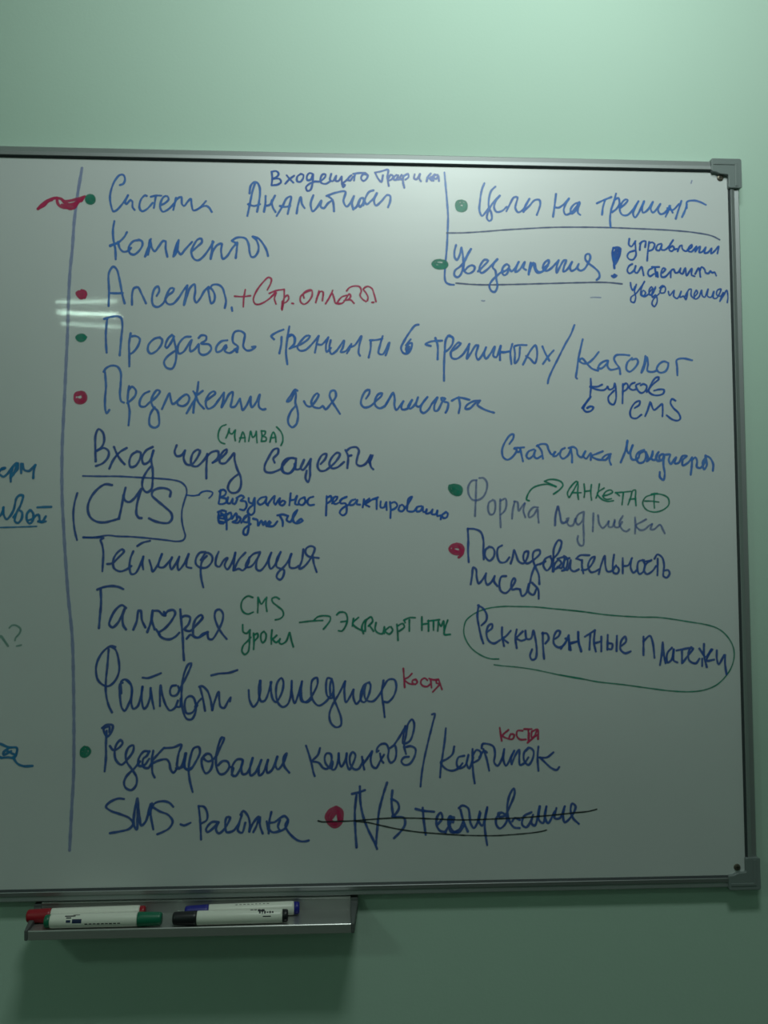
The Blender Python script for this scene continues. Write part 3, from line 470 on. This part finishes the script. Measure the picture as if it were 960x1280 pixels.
#handwritten_word|green|two small green words CMS and уроки stacked beside Галерея
w 230 730 6 15: 515 100 480 90 440 120 428 170 445 210 480 225 520 210/555 100 555 150 552 215/558 105 580 150 610 110/620 100 615 150 622 205/715 112 690 98 660 110 665 135 700 165 740 200 745 235 720 260 685 268
w 230 730 6 16: 440 305 445 360 470 370 495 345/495 345 492 400 490 460 480 510 455 528 435 505 445 460 475 430 500 400/522 370 525 430 522 490/522 385 550 370 555 395 530 425/600 355 580 370 578 420 590 440 610 420 615 375 600 355/660 345 655 395 655 450/695 385 665 410 655 405/660 410 690 438 720 415/720 410 715 440 730 450 765 430 790 365/795 365 805 420 820 470
#drawn_arrow|green|straight dark green arrow pointing right from the small green words
w 370 720 4.8 12: 22 278 90 270 160 266/110 262 130 245 170 238 205 245 205 265 185 295 165 318
#handwritten_word|green|green words Экспорт HTML right of the straight green arrow
w 370 720 4.8 13: 245 232 260 218 295 220 308 250 300 295 275 330 255 328/270 275 305 270/345 255 338 300/375 248 340 285 380 320 410 330/440 250 410 270 395 310 405 345/415 330 420 270 450 245 460 270 435 300/ 440 295 465 330/480 280 475 320 490 340 520 345 530 305 530 345/560 305 535 330 560 348 580 325 570 305/605 290 610 340 612 385/608 300 640 285 650 305 620 330/648 265 680 250 715 250/650 268 655 280/680 262 680 330/755 245 755 325/755 290 790 285/795 265 795 330/790 270 860 262/825 270 825 325/855 275 850 330/855 275 870 300 885 270 888 330/910 265 895 310 890 350 925 350
#handwritten_line|navy|blue handwriting reading Файловый менеджер
w 100 800 6 19: 265 52 235 45 180 80 135 150 120 220 135 300 180 340 215 345 260 310 292 240 290 150 265 70 235 50/215 70 205 200 195 300 195 400 215 490 240 542/320 320 300 330 300 420 315 510 335 530 365 480 390 400 380 330 345 295 310 310 310 400/345 300 380 330/390 380 385 470 400 515 430 500 455 430 470 350/468 350 462 430 480 515 500 500 525 430 530 360/530 360 540 440 555 515/470 282 510 285 560 268 608 248/600 495 600 420 605 340 620 420 650 500 675 528 710 510 735 455/720 340 690 345 675 380 685 415 720 415 745 375 735 345/740 380 790 290 830 200 835 175 815 180 785 240 765 340 762 440 770 520 800 590 835 595 860 560 870 500 850 430 825 420 795 440 785 500 800 548 840 545 880 490/725 500 750 500 755 440/
w 230 810 6 19: 85 440 110 400 130 380/115 290 135 285 175 320 200 390 212 465/122 300 140 370 158 470/212 465 230 400 260 330 265 390 275 440 300 450 330 400 350 370 345 400/205 205 260 192 340 185 400 165/485 315 492 390 520 440 550 410 570 340 575 245/570 245 560 330 580 400 605 395 635 330 655 255/650 255 655 340 670 390 690 405 735 330 745 250 730 225 700 260 690 340 705 410 740 442 775 425 800 360 808 245/808 250 810 340 830 412 860 340 885 250/885 250 878 330 890 395 920 408 955 385
w 370 810 4.8 15: 35 205 25 270 35 320 65 320 105 270 130 210 125 178 100 190 90 240 100 310 135 345 175 325 220 270/215 185 190 180 180 230 190 290 215 300 225 240 215 190 205 220 205 280 /225 270 230 310 250 360 270 420 268 465 240 475 210 450 200 400 220 340 260 270 295 200/295 200 290 260 300 325 325 290 345 250/345 250 345 300 362 335 390 300 400 250/440 205 410 220 390 270 390 315 410 325 440 270 445 215 425 210 410 260 420 310 460 320 500 280 520 240/525 195 515 270 525 350 532 415/520 240 555 190 590 190 602 230 585 290 550 325 530 322
#handwritten_word|red|small red word at the end of the Файловый менеджер row
w 480 820 9.6 25: 232 150 240 260 248 375/335 210 290 255 245 275/245 290 300 330 350 340/380 280 345 290 340 320 375 340 400 310 380 280/520 290 490 265 450 285 440 325 470 360 520 365 550 340/540 270 600 285 650 280/560 290 570 380/650 280 625 300 630 325 660 330/655 280 675 340 695 400/660 350 585 430
#dot|green|dark green dot beside the penultimate row of writing
w 80 900 6 14: 155 202 130 225 130 265 155 275 185 255 195 230 175 205 150 205/150 222 150 250 170 240 165 225 180 215/138 250 160 260
#handwritten_line|navy|blue handwriting reading Редактирование коментов
w 80 900 6 20: 285 60 320 35 365 40 360 80 325 125 300 85 300 60 340 50 340 90/320 80 315 180 315 280 305 385/345 195 370 225 410 210 440 170 425 150 395 180 380 240 390 300 430 335 480 290 520 230 520 190 490 200 465 250 470 310 510 370 545 430 540 490 505 525 465 510 450 470 470 420 530 360 570 310/640 235 600 235 560 290 560 340 600 340 640 290/640 235 620 270 595 290 595 350 630 360 660 320/670 230 660 290 660 340 665 400 680 430/665 300 720 240 750 208/660 325 720 300 770 295 790 320 800 370 820 395 850 360/750 210 820 205 880 185 860 250 850 310 850 350 885 355 910 250/915 250 905 310 900 350 930 375 955 360
w 220 890 6 20: 0 420 25 425 60 360 75 310/75 310 65 370 70 420 105 430 150 370 180 300 170 262 135 270 110 330 95 430 105 520 125 600/230 315 195 350 200 420 225 460 255 440 275 380 260 320 230 312 205 340 240 370 290 345 330 270 360 195 345 190 315 260 300 350 305 420 330 465 365 460 400 410 385 370 350 368 315 400/400 410 430 420 420 470 445 480 480 430 500 360 460 355 425 400 420 450/500 360 490 420 500 465 530 460 560 400 575 345/575 345 555 420 560 475 590 460 640 360/640 360 620 430 625 475 650 460 690 360/690 360 680 420 685 455 715 440 760 335/760 335 745 400 765 430 800 390 830 310 810 330 810 400 850 455
w 360 880 6 19: 135 312 155 370 175 440 190 510 200 540/240 330 225 380 180 425/180 430 230 440 265 480 295 485 325 430 320 375 290 370 275 400 285 450 320 480 335 430/335 440 330 490 350 490 375 430 380 370/380 370 385 430 400 470 430 420 440 370/440 370 440 440 460 490 490 440 505 380 485 360 465 390 470 460 500 490 530 485 565 420/555 395 560 440 572 490/565 450 600 400 630 355/630 355 620 420 635 470 660 480 695 420 720 380/680 350 665 360 670 330 700 300 735 300 755 340 750 400 770 440 800 420 812 360 800 310 765 330 /690 370 700 420 715 440/800 300 840 240 880 170/880 165 865 240 865 295 910 280 940 210 945 140 930 115 900 150 885 230 875 320 920 315 955 335 950 390 910 450 870 455 850 430 870 400 905 395/870 320 885 375
#slash_mark|navy|long blue slash before the Картинок word
w 500 880 4.8 14: 192 62 208 58 195 120 170 220 145 330 130 420 123 495
#handwritten_line|navy|blue handwriting reading Картинок right of the lower slash
w 500 880 4.8 15: 275 145 268 220 255 310 245 380 240 440/325 255 315 300 280 330 245 350 270 385 310 400 350 385 375 355/385 310 350 320 340 360 355 385 390 370 410 310/410 305 400 360 415 385 440 320/435 270 435 350 440 420 448 475/435 310 460 275 485 290 475 330 445 350/490 265 495 240 530 240 560 255 570 300 565 350 585 370 610 330 625 270/500 270 520 330 535 400/475 320 505 280 520 290/625 270 620 330 635 370 670 310 685 280/685 280 665 330 670 360/670 360 695 300 715 275 715 330 720 365 745 355 770 320/770 262 745 290 745 340 770 365 795 330 800 280 775 262 755 280/830 255 825 320 830 400/830 320 880 320 920 290/840 320 870 350 910 385 940 395 955 378
#handwritten_word|red|small red word above the Картинок word
w 500 880 4.8 13: 598 142 605 190 610 220/650 155 615 190 640 205 675 210 685 185 665 180 655 200/735 160 705 160 700 190 720 212 755 212/745 150 790 150/770 155 770 225 775 175/790 165 825 152 828 210/790 165 790 200 825 185/820 160 805 195 765 232
#handwritten_line|navy|blue handwriting starting SMS- in the lowest row
w 110 970 6 20: 270 172 230 168 165 195 135 230 170 260 240 285 310 315 340 355 310 395 240 415 165 428
w 110 970 6 22: 370 170 350 260 345 370 365 400 372 300 372 180 385 300 400 370 430 345 470 210/
w 110 970 6 19: 480 205 470 280 490 400/455 290 500 205 560 188 610 200 640 230/490 235 540 265 600 290 635 340 610 390 560 420 520 436/695 362 720 370 770 350/830 225 840 320 845 400 848 475/830 225 870 230 895 280 890 330 850 355
w 240 970 6 20: 200 345 150 345 105 400 115 420 160 390 200 345 180 400 200 430 240 400 285 310 260 310 250 380 260 420 310 410 355 350/365 290 385 262 420 300 435 370 430 415/375 290 355 350 345 410 375 425 400 350/430 415 460 350 500 305 485 370 460 420/510 310 510 370 530 430/595 270 580 340 575 430/560 340 570 400/ 580 350 620 345 660 315 695 300 720 330 700 390 650 415 600 420 570 385/660 330 645 380 660 410/720 330 700 370 710 400 750 450 800 485 845 490 875 483
#dot|red|red blob left of the crossed-out words in the lowest row
w 380 960 4.8 16: 190 235 150 262 135 295 150 330 180 350 215 335 228 295 222 255 195 238/165 270 152 300 170 330 205 325 212 290 200 262 175 262/185 275 165 300/205 270 212 310/160 320 190 338
#handwritten_line|navy|crossed-out blue handwriting reading А/В тестирование
w 380 960 4.8 17: 288 155 330 145 365 132/335 110 338 200 355 290 385 370 420 440 438 485/315 160 305 260 308 370 315 475/498 88 475 160 450 260 440 360 432 455/530 135 525 200 535 290 /525 185 560 205 570 240 545 280 530 290/540 292 600 300 605 340 580 380 540 420/670 245 710 255 780 262/712 238 718 310 730 400/800 340 830 300 820 268 800 290 795 340 815 375 850 385/850 380 890 300 880 290 865 330 885 385 930 370 955 320
w 560 960 4.8 16: 10 290 0 310/30 325 35 295 15 300 10 340 30 380 65 385 100 340/65 240 85 225 120 240 130 290 135 330 155 360 175 330 195 270/75 250 90 310 118 380/190 260 185 320 205 345 235 240/235 235 220 330 225 400 235 462/320 265 290 300 290 340 310 362 340 340 355 300 330 270 300 270 305 290 340 285 375 220 400 150 395 122 370 160 355 240 365 310 395 355 430 360/430 310 400 300 385 320/500 265 455 290 445 340 470 355 500 310 510 280 500 330 520 345 550 230/550 230 545 310 570 330 590 230/590 230 580 290 600 330 640 260/650 240 640 300 670 300 700 230/700 230 690 290 700 325 740 290 765 230 745 212 735 250 750 300 785 335
#strike_line|black|long thin black line crossing out the lowest row
w 380 960 4.8 9: 85 316 105 322 200 320 300 316 400 308 520 300 650 300 800 306 900 310 960 311
w 560 960 4.8 9: 90 311 180 309 300 304 420 299 540 290 650 280 760 268 840 260 892 247
#strike_line|black|lower thin black line curving under the crossed-out row
w 380 960 4.8 9: 312 320 380 326 470 346 560 365 680 383 800 393 900 400 960 403
w 560 960 4.8 8: 90 403 180 405 290 405 400 398 490 390 560 380 590 372
#handwritten_line|navy|blue handwriting reading Последовательность писем
w 550 650 6 19: 208 65 212 150 210 230 215 315/208 65 260 68 305 90 325 150 325 230 328 295/370 200 340 225 340 275 370 305 400 280 408 230 390 205 365 202/465 190 435 210 430 270 450 315 490 315 520 280/530 325 545 280 555 225 570 260 590 310 625 325 655 280 660 235 635 240 625 290 650 325 700 300 750 250 745 225 705 235 695 280 710 340 740 410 745 480/750 330 720 340 690 400 675 470/750 330 790 310/830 270 790 290 775 340 800 378 830 350 840 300 825 275/840 300 890 240 910 160 890 150 855 210 850 300 845 385/850 385 860 330 890 300 910 320 890 350 860 370
w 690 650 6 18: 40 290 90 280 70 360 40 350/90 270 115 290 100 370 75 380/130 285 95 300 90 360 115 375 140 300 140 370 165 385 200 370/180 290 210 265 280 264/188 290 215 300/225 300 225 350 235 400/225 375 260 370 300 330 320 275 295 285 270 340 290 390 325 385 350 370/350 405 370 330 395 270 400 340 415 385 450 380 480 340/465 260 455 340 462 395 490 400 502 370 480 345 460 360/530 285 530 340 530 400/535 345 570 340 600 285/595 290 590 360 610 395 640 370/690 300 650 310 640 370 655 405 685 385 695 330 680 300/740 305 700 310/745 300 705 330 690 380 710 405 750 385 780 345/768 290 790 258 825 280 840 340 835 390 835 420 860 432 882 400 870 375 840 380/792 290 792 350 790 415
w 550 650 6 19: 230 482 240 420 250 355 270 370 275 430 290 475 320 445 345 400/345 400 340 450 355 485 385 465 410 420/410 420 405 460 430 495/495 420 460 425 445 480 455 530 490 548 525 520 565 450 555 435 535 470 540 520 575 515 600 520/600 520 615 570 645 550 665 480/670 480 665 540 700 560 725 510/690 470 735 520 740 590/
#dot|red|red blob beside the Последовательность word
w 550 650 6 16: 125 178 90 190 72 215 95 245 135 255 165 245 175 215 160 190 125 180/100 205 120 200 150 210 150 235 115 232/95 220 130 240/172 230 165 260 140 280/140 195 160 225
#drawn_outline|green|long green hand-drawn oval around the lowest right-hand words
w 570 740 6 11: 320 502 260 500 190 475 120 425 75 360 58 300 72 220 110 180 170 145 250 120 350 108 450 108 600 112 720 124 850 136 960 148
w 700 750 4.364 8: 45 55 100 60 160 68 250 80 350 88 450 93 530 94 620 105 700 118 800 135 860 155 905 190 940 245 950 300 935 365 900 420 850 465 780 492 700 500 600 495 480 480 350 462 200 445 100 425 0 408/
w 570 740 6 9: 285 545 350 553 450 562 580 580 700 605 800 627 880 642 960 655
#handwritten_line|navy|blue handwriting reading Реккурентные платежи
w 570 740 6 19: 170 98 160 180 172 260 190 340 205 385/165 100 200 120 230 170 225 215 190 250/230 300 270 270 270 240 245 250 228 310 245 365 285 385 330 360/345 265 345 330 360 405/410 290 375 330 345 350/350 350 390 380/455 280 445 340 455 420/500 295 455 340/455 350 490 365 520 355/520 290 530 350 560 350 580 290/585 300 600 380 605 450 595 500 570 508 555 480 570 430/650 305 652 400 660 500/645 310 680 310 695 350 670 385/735 355 770 330 780 295 760 290 735 330 735 390 770 415 810 395 845 325/845 325 850 380 860 435/862 380 915 370/915 300 920 370 940 440
w 700 750 4.364 14: 5 265 40 210 30 210/48 210 50 270/55 240 95 225/100 175 100 230 115 280/135 200 190 165/165 185 160 270/190 165 185 230 195 280/190 235 225 225/225 200 225 280/260 190 258 270/262 235 285 240 280 268 260 265/310 195 308 278/335 250 360 225 355 200 335 220 330 270 355 290 385 280/455 200 455 300/455 225 490 195 505 230 515 315/545 355 555 290 560 230 565 290 575 345/610 260 585 290 585 340 605 330 620 270/620 270 620 330 640 340/635 275 700 262/665 275 665 345/670 340 700 300 725 265 715 258 700 290 705 330 740 345 760 320/785 240 785 300 800 365/825 270 800 310/ 760 265 790 310/775 320 775 360/830 270 810 300 800 330 840 325/855 275 855 320 865 350 895 300/900 300 900 350 908 405
#handwritten_line|teal|cut-off blue-green word at the left edge of the picture, upper of two
w 0 560 9.6 34: -60 330 -20 300 25 245 60 240/10 260 50 250/0 320 40 345 90 310 150 230 200 180 170 300 130 350/150 240 130 330 130 405/215 185 215 250 180 290/255 190 255 300/275 190 290 260 350 275 390 240 425 205/425 205 405 280 400 360
#handwritten_line|teal|cut-off blue-green word at the left edge of the picture, underlined
w 0 560 9.6 32: -60 860 -20 830 20 790 45 710/40 715 45 800 80 855 120 820 165 740 200 600 240 565 275 570 250 680 190 800 180 880 215 900 260 850 265 770 240 750/190 790 160 830/360 745 325 790 325 870 355 905 390 880 400 790 370 745/330 870 390 850 440 805 460 800/460 880 510 880 550 820/470 810 490 890 550 880/450 712 530 708 615 706
w 0 560 9.6 20: -80 955 60 952 200 948 440 940
#handwritten_word|faintgreen|faint green question mark at the left edge
w 0 770 6.4 16: 75 95 95 75 130 75 165 105 155 140 125 175 120 195/135 240 170 232/
w 0 770 6.4 20: -30 260 5 160 30 190 65 240
#handwritten_line|teal|cut-off blue word with a long tail near the lower left edge
w 0 770 6.4 22: -50 1010 10 1025 70 1050 135 1055 115 1130 60 1130 10 1135/80 1050 30 1090 30 1110 90 1080/60 1080 120 1110/105 1130 140 1180 190 1200 260 1198/-40 1120 10 1130
"""
write_all(INK_TEXT)

# ------------------------------------------------------------------ marker tray under the board
TZ = 0.9155                                    # top of the shelf
TX0, TX1, TF = -0.196, 0.203, -0.052
tray = empty('marker_tray', (0, 0, TZ - 0.010))
tag(tray, 'brushed metal marker tray hanging under the bottom edge of the whiteboard', 'tray')
def tobj(name, bm, m, **k):
    for v in bm.verts: v.co.z -= TZ - 0.010
    return obj(name, bm, m, tray, **k)
bm = bmesh.new(); box(bm, (TX0, 0.0005, TZ - 0.0015), (TX1, 0.0025, ZB - 0.0170))
tobj('back_plate', bm, M['tray'])
bm = bmesh.new(); box(bm, (TX0, -0.0006, ZB - 0.0195), (TX1, 0.0010, ZB - 0.0172))
tobj('hanging_lip', bm, M['tray'], bevel=0.0004)
bm = bmesh.new(); box(bm, (TX0, TF, TZ - 0.0015), (TX1, 0.0005, TZ))
tobj('shelf', bm, M['tray'])
bm = bmesh.new()
prism(bm, [(TF - 0.0018, TZ - 0.0095), (TF, TZ - 0.0095), (TF, TZ + 0.0012), (TF - 0.0006, TZ + 0.0022), (TF - 0.0018, TZ + 0.0010)],
      lambda u, v, t: (t, u, v), TX0, TX1)
tobj('front_lip', bm, M['tray'], bevel=0.0005)
for s, xe in ((-1, TX0), (1, TX1)):
    bm = bmesh.new()
    prism(bm, [(WY, ZB - 0.019), (WY, TZ - 0.006), (TF + 0.004, TZ - 0.0105), (TF - 0.003, TZ - 0.0095), (TF - 0.003, TZ + 0.003), (0.0, TZ + 0.010), (0.0, ZB - 0.019)],
          lambda u, v, t: (t, u, v), xe, (lambda u, xe=xe, s=s: xe + s * (0.010 if u > -0.03 else 0.004)))
    tobj('end_cap', bm, M['tray_end'], bevel=0.0012)

# ------------------------------------------------------------------ markers
def lathe(bm, prof, n=32, cap=True):
    rings = [[bm.verts.new((x, r * cos(2*pi*i/n), r * sin(2*pi*i/n))) for i in range(n)] for x, r in prof]
    for a, b in zip(rings, rings[1:]):
        for i in range(n): bm.faces.new((a[i], a[(i+1) % n], b[(i+1) % n], b[i]))
    if cap: bm.faces.new(rings[0][::-1]); bm.faces.new(rings[-1])
def patch(bm, x0, x1, a0, a1, r):
    """thin printed patch wrapped on the barrel, angles in degrees from the side that faces the room towards the top"""
    n = max(1, int(abs(a1 - a0) / 12))
    vs = []
    for k in range(n + 1):
        a = R(a0 + (a1 - a0) * k / n)
        vs.append([bm.verts.new((x, -r * cos(a), r * sin(a))) for x in (x0, x1)])
    for a, b in zip(vs, vs[1:]): bm.faces.new((a[0], a[1], b[1], b[0]))
RB = 0.0085
def marker(name, label, colour, a, b, cap_left, rz, print_kind):
    """a, b: centre-line ends (left, right) in metres on the shelf"""
    root = empty(name, (a[0], a[1], TZ + RB + 0.0003))
    tag(root, label, 'marker pen', 'marker pens on the tray under the whiteboard')
    Ln = math.hypot(b[0]-a[0], b[1]-a[1])
    root.rotation_euler = (0, 0, math.atan2(b[1]-a[1], b[0]-a[0]))
    def put(nm, prof, m, **k):
        if not cap_left: prof = [(Ln - x, r) for x, r in prof][::-1]
        bm = bmesh.new(); lathe(bm, prof)
        return obj(nm, bm, m, root, smooth=True, **k)
    C = 0.030
    c = put('cap', [(0.0, 0.0052), (0.0007, 0.0068), (0.002, 0.0077), (0.004, 0.0079), (C - 0.004, RB), (C - 0.0006, RB), (C, RB - 0.0005), (C, 0.006)], M[colour])
    body = put('barrel', [(C + 0.0002, 0.0076), (C + 0.0006, RB - 0.0002), (C + 0.002, RB), (Ln - 0.010, RB), (Ln - 0.0075, RB - 0.0004), (Ln - 0.0068, 0.0070)], M['white'])
    put('end_plug', [(Ln - 0.0075, 0.0066), (Ln - 0.0068, 0.0078), (Ln - 0.002, 0.0076), (Ln - 0.0006, 0.0070), (Ln, 0.0058)], M[colour])
    for o_ in [ch for ch in root.children]:
        for p in o_.data.polygons: p.use_smooth = len(p.vertices) < 6
    if cap_left: e0 = C
    else: e0 = 0.008
    r = RB + 0.00012
    if print_kind == 'bars':
        bm = bmesh.new()
        patch(bm, e0 + 0.018, e0 + 0.031, 52, 62, r); patch(bm, e0 + 0.020, e0 + 0.026, 36, 46, r)
        patch(bm, e0 + 0.028, e0 + 0.036, 64, 70, r)
        for k in range(9): patch(bm, e0 + 0.043 + 0.005 * k, e0 + 0.0465 + 0.005 * k, -16 + (k % 3), -6, r)
        g = obj('print', bm, M['print_black'], body)
        bm = bmesh.new(); patch(bm, e0 + 0.0275, e0 + 0.039, -2, 30, r)
        patch(bm, e0 + 0.020, e0 + 0.0255, 4, 24, r)
        obj('print', bm, M['print_navy'], body)
    elif print_kind == 'word':
        bm = bmesh.new()
        for k in range(4): patch(bm, e0 + 0.067 + 0.0046 * k, e0 + 0.0706 + 0.0046 * k, 76, 90, r)
        for k, (a0, a1) in enumerate(((42, 72), (38, 60), (40, 64), (44, 58), (42, 62), (44, 60))):
            patch(bm, e0 + 0.078 + 0.0032 * k, e0 + 0.0802 + 0.0032 * k, a0, a1, r)
        patch(bm, e0 + 0.083, e0 + 0.093, 14, 22, r)
        patch(bm, e0 + 0.0765, e0 + 0.0850, 60, 78, r)
        obj('print', bm, M['print_black'], body)
    elif print_kind != 'plain':
        bm = bmesh.new()
        for k in range(9): patch(bm, e0 + 0.034 + 0.005 * k, e0 + 0.037 + 0.005 * k, 66, 72, r)
        obj('print', bm, M['print_black'], body)
    return root
def sx(px, y):                                 # x of the marker end seen at pixel px, at depth y in the tray
    p, q = on_plane(px, 1150, y)
    return p
YF, YK = -0.0415, -0.0215
marker('marker_pen', 'white marker pen with green cap at its right end, front of the left pair', 'green_p',
       (sx(56, YF), YF), (sx(202.5, YF), YF + 0.0006), False, 0, 'bars')
marker('marker_pen', 'white marker pen with red cap at its left end, behind the green one', 'red_p',
       (sx(34, YK), YK - 0.0015), (sx(181, YK), YK + 0.0045), True, 0, 'plain')
marker('marker_pen', 'white marker pen with black cap at its left end, front of the right pair', 'black_p',
       (sx(216, YF), YF - 0.0005), (sx(360, YF), YF + 0.0015), True, 0, 'word')
marker('marker_pen', 'white marker pen with blue cap at its left end, behind the black one', 'blue_p',
       (sx(231, YK), YK - 0.0005), (sx(374, YK), YK + 0.0075), True, 0, 'none')
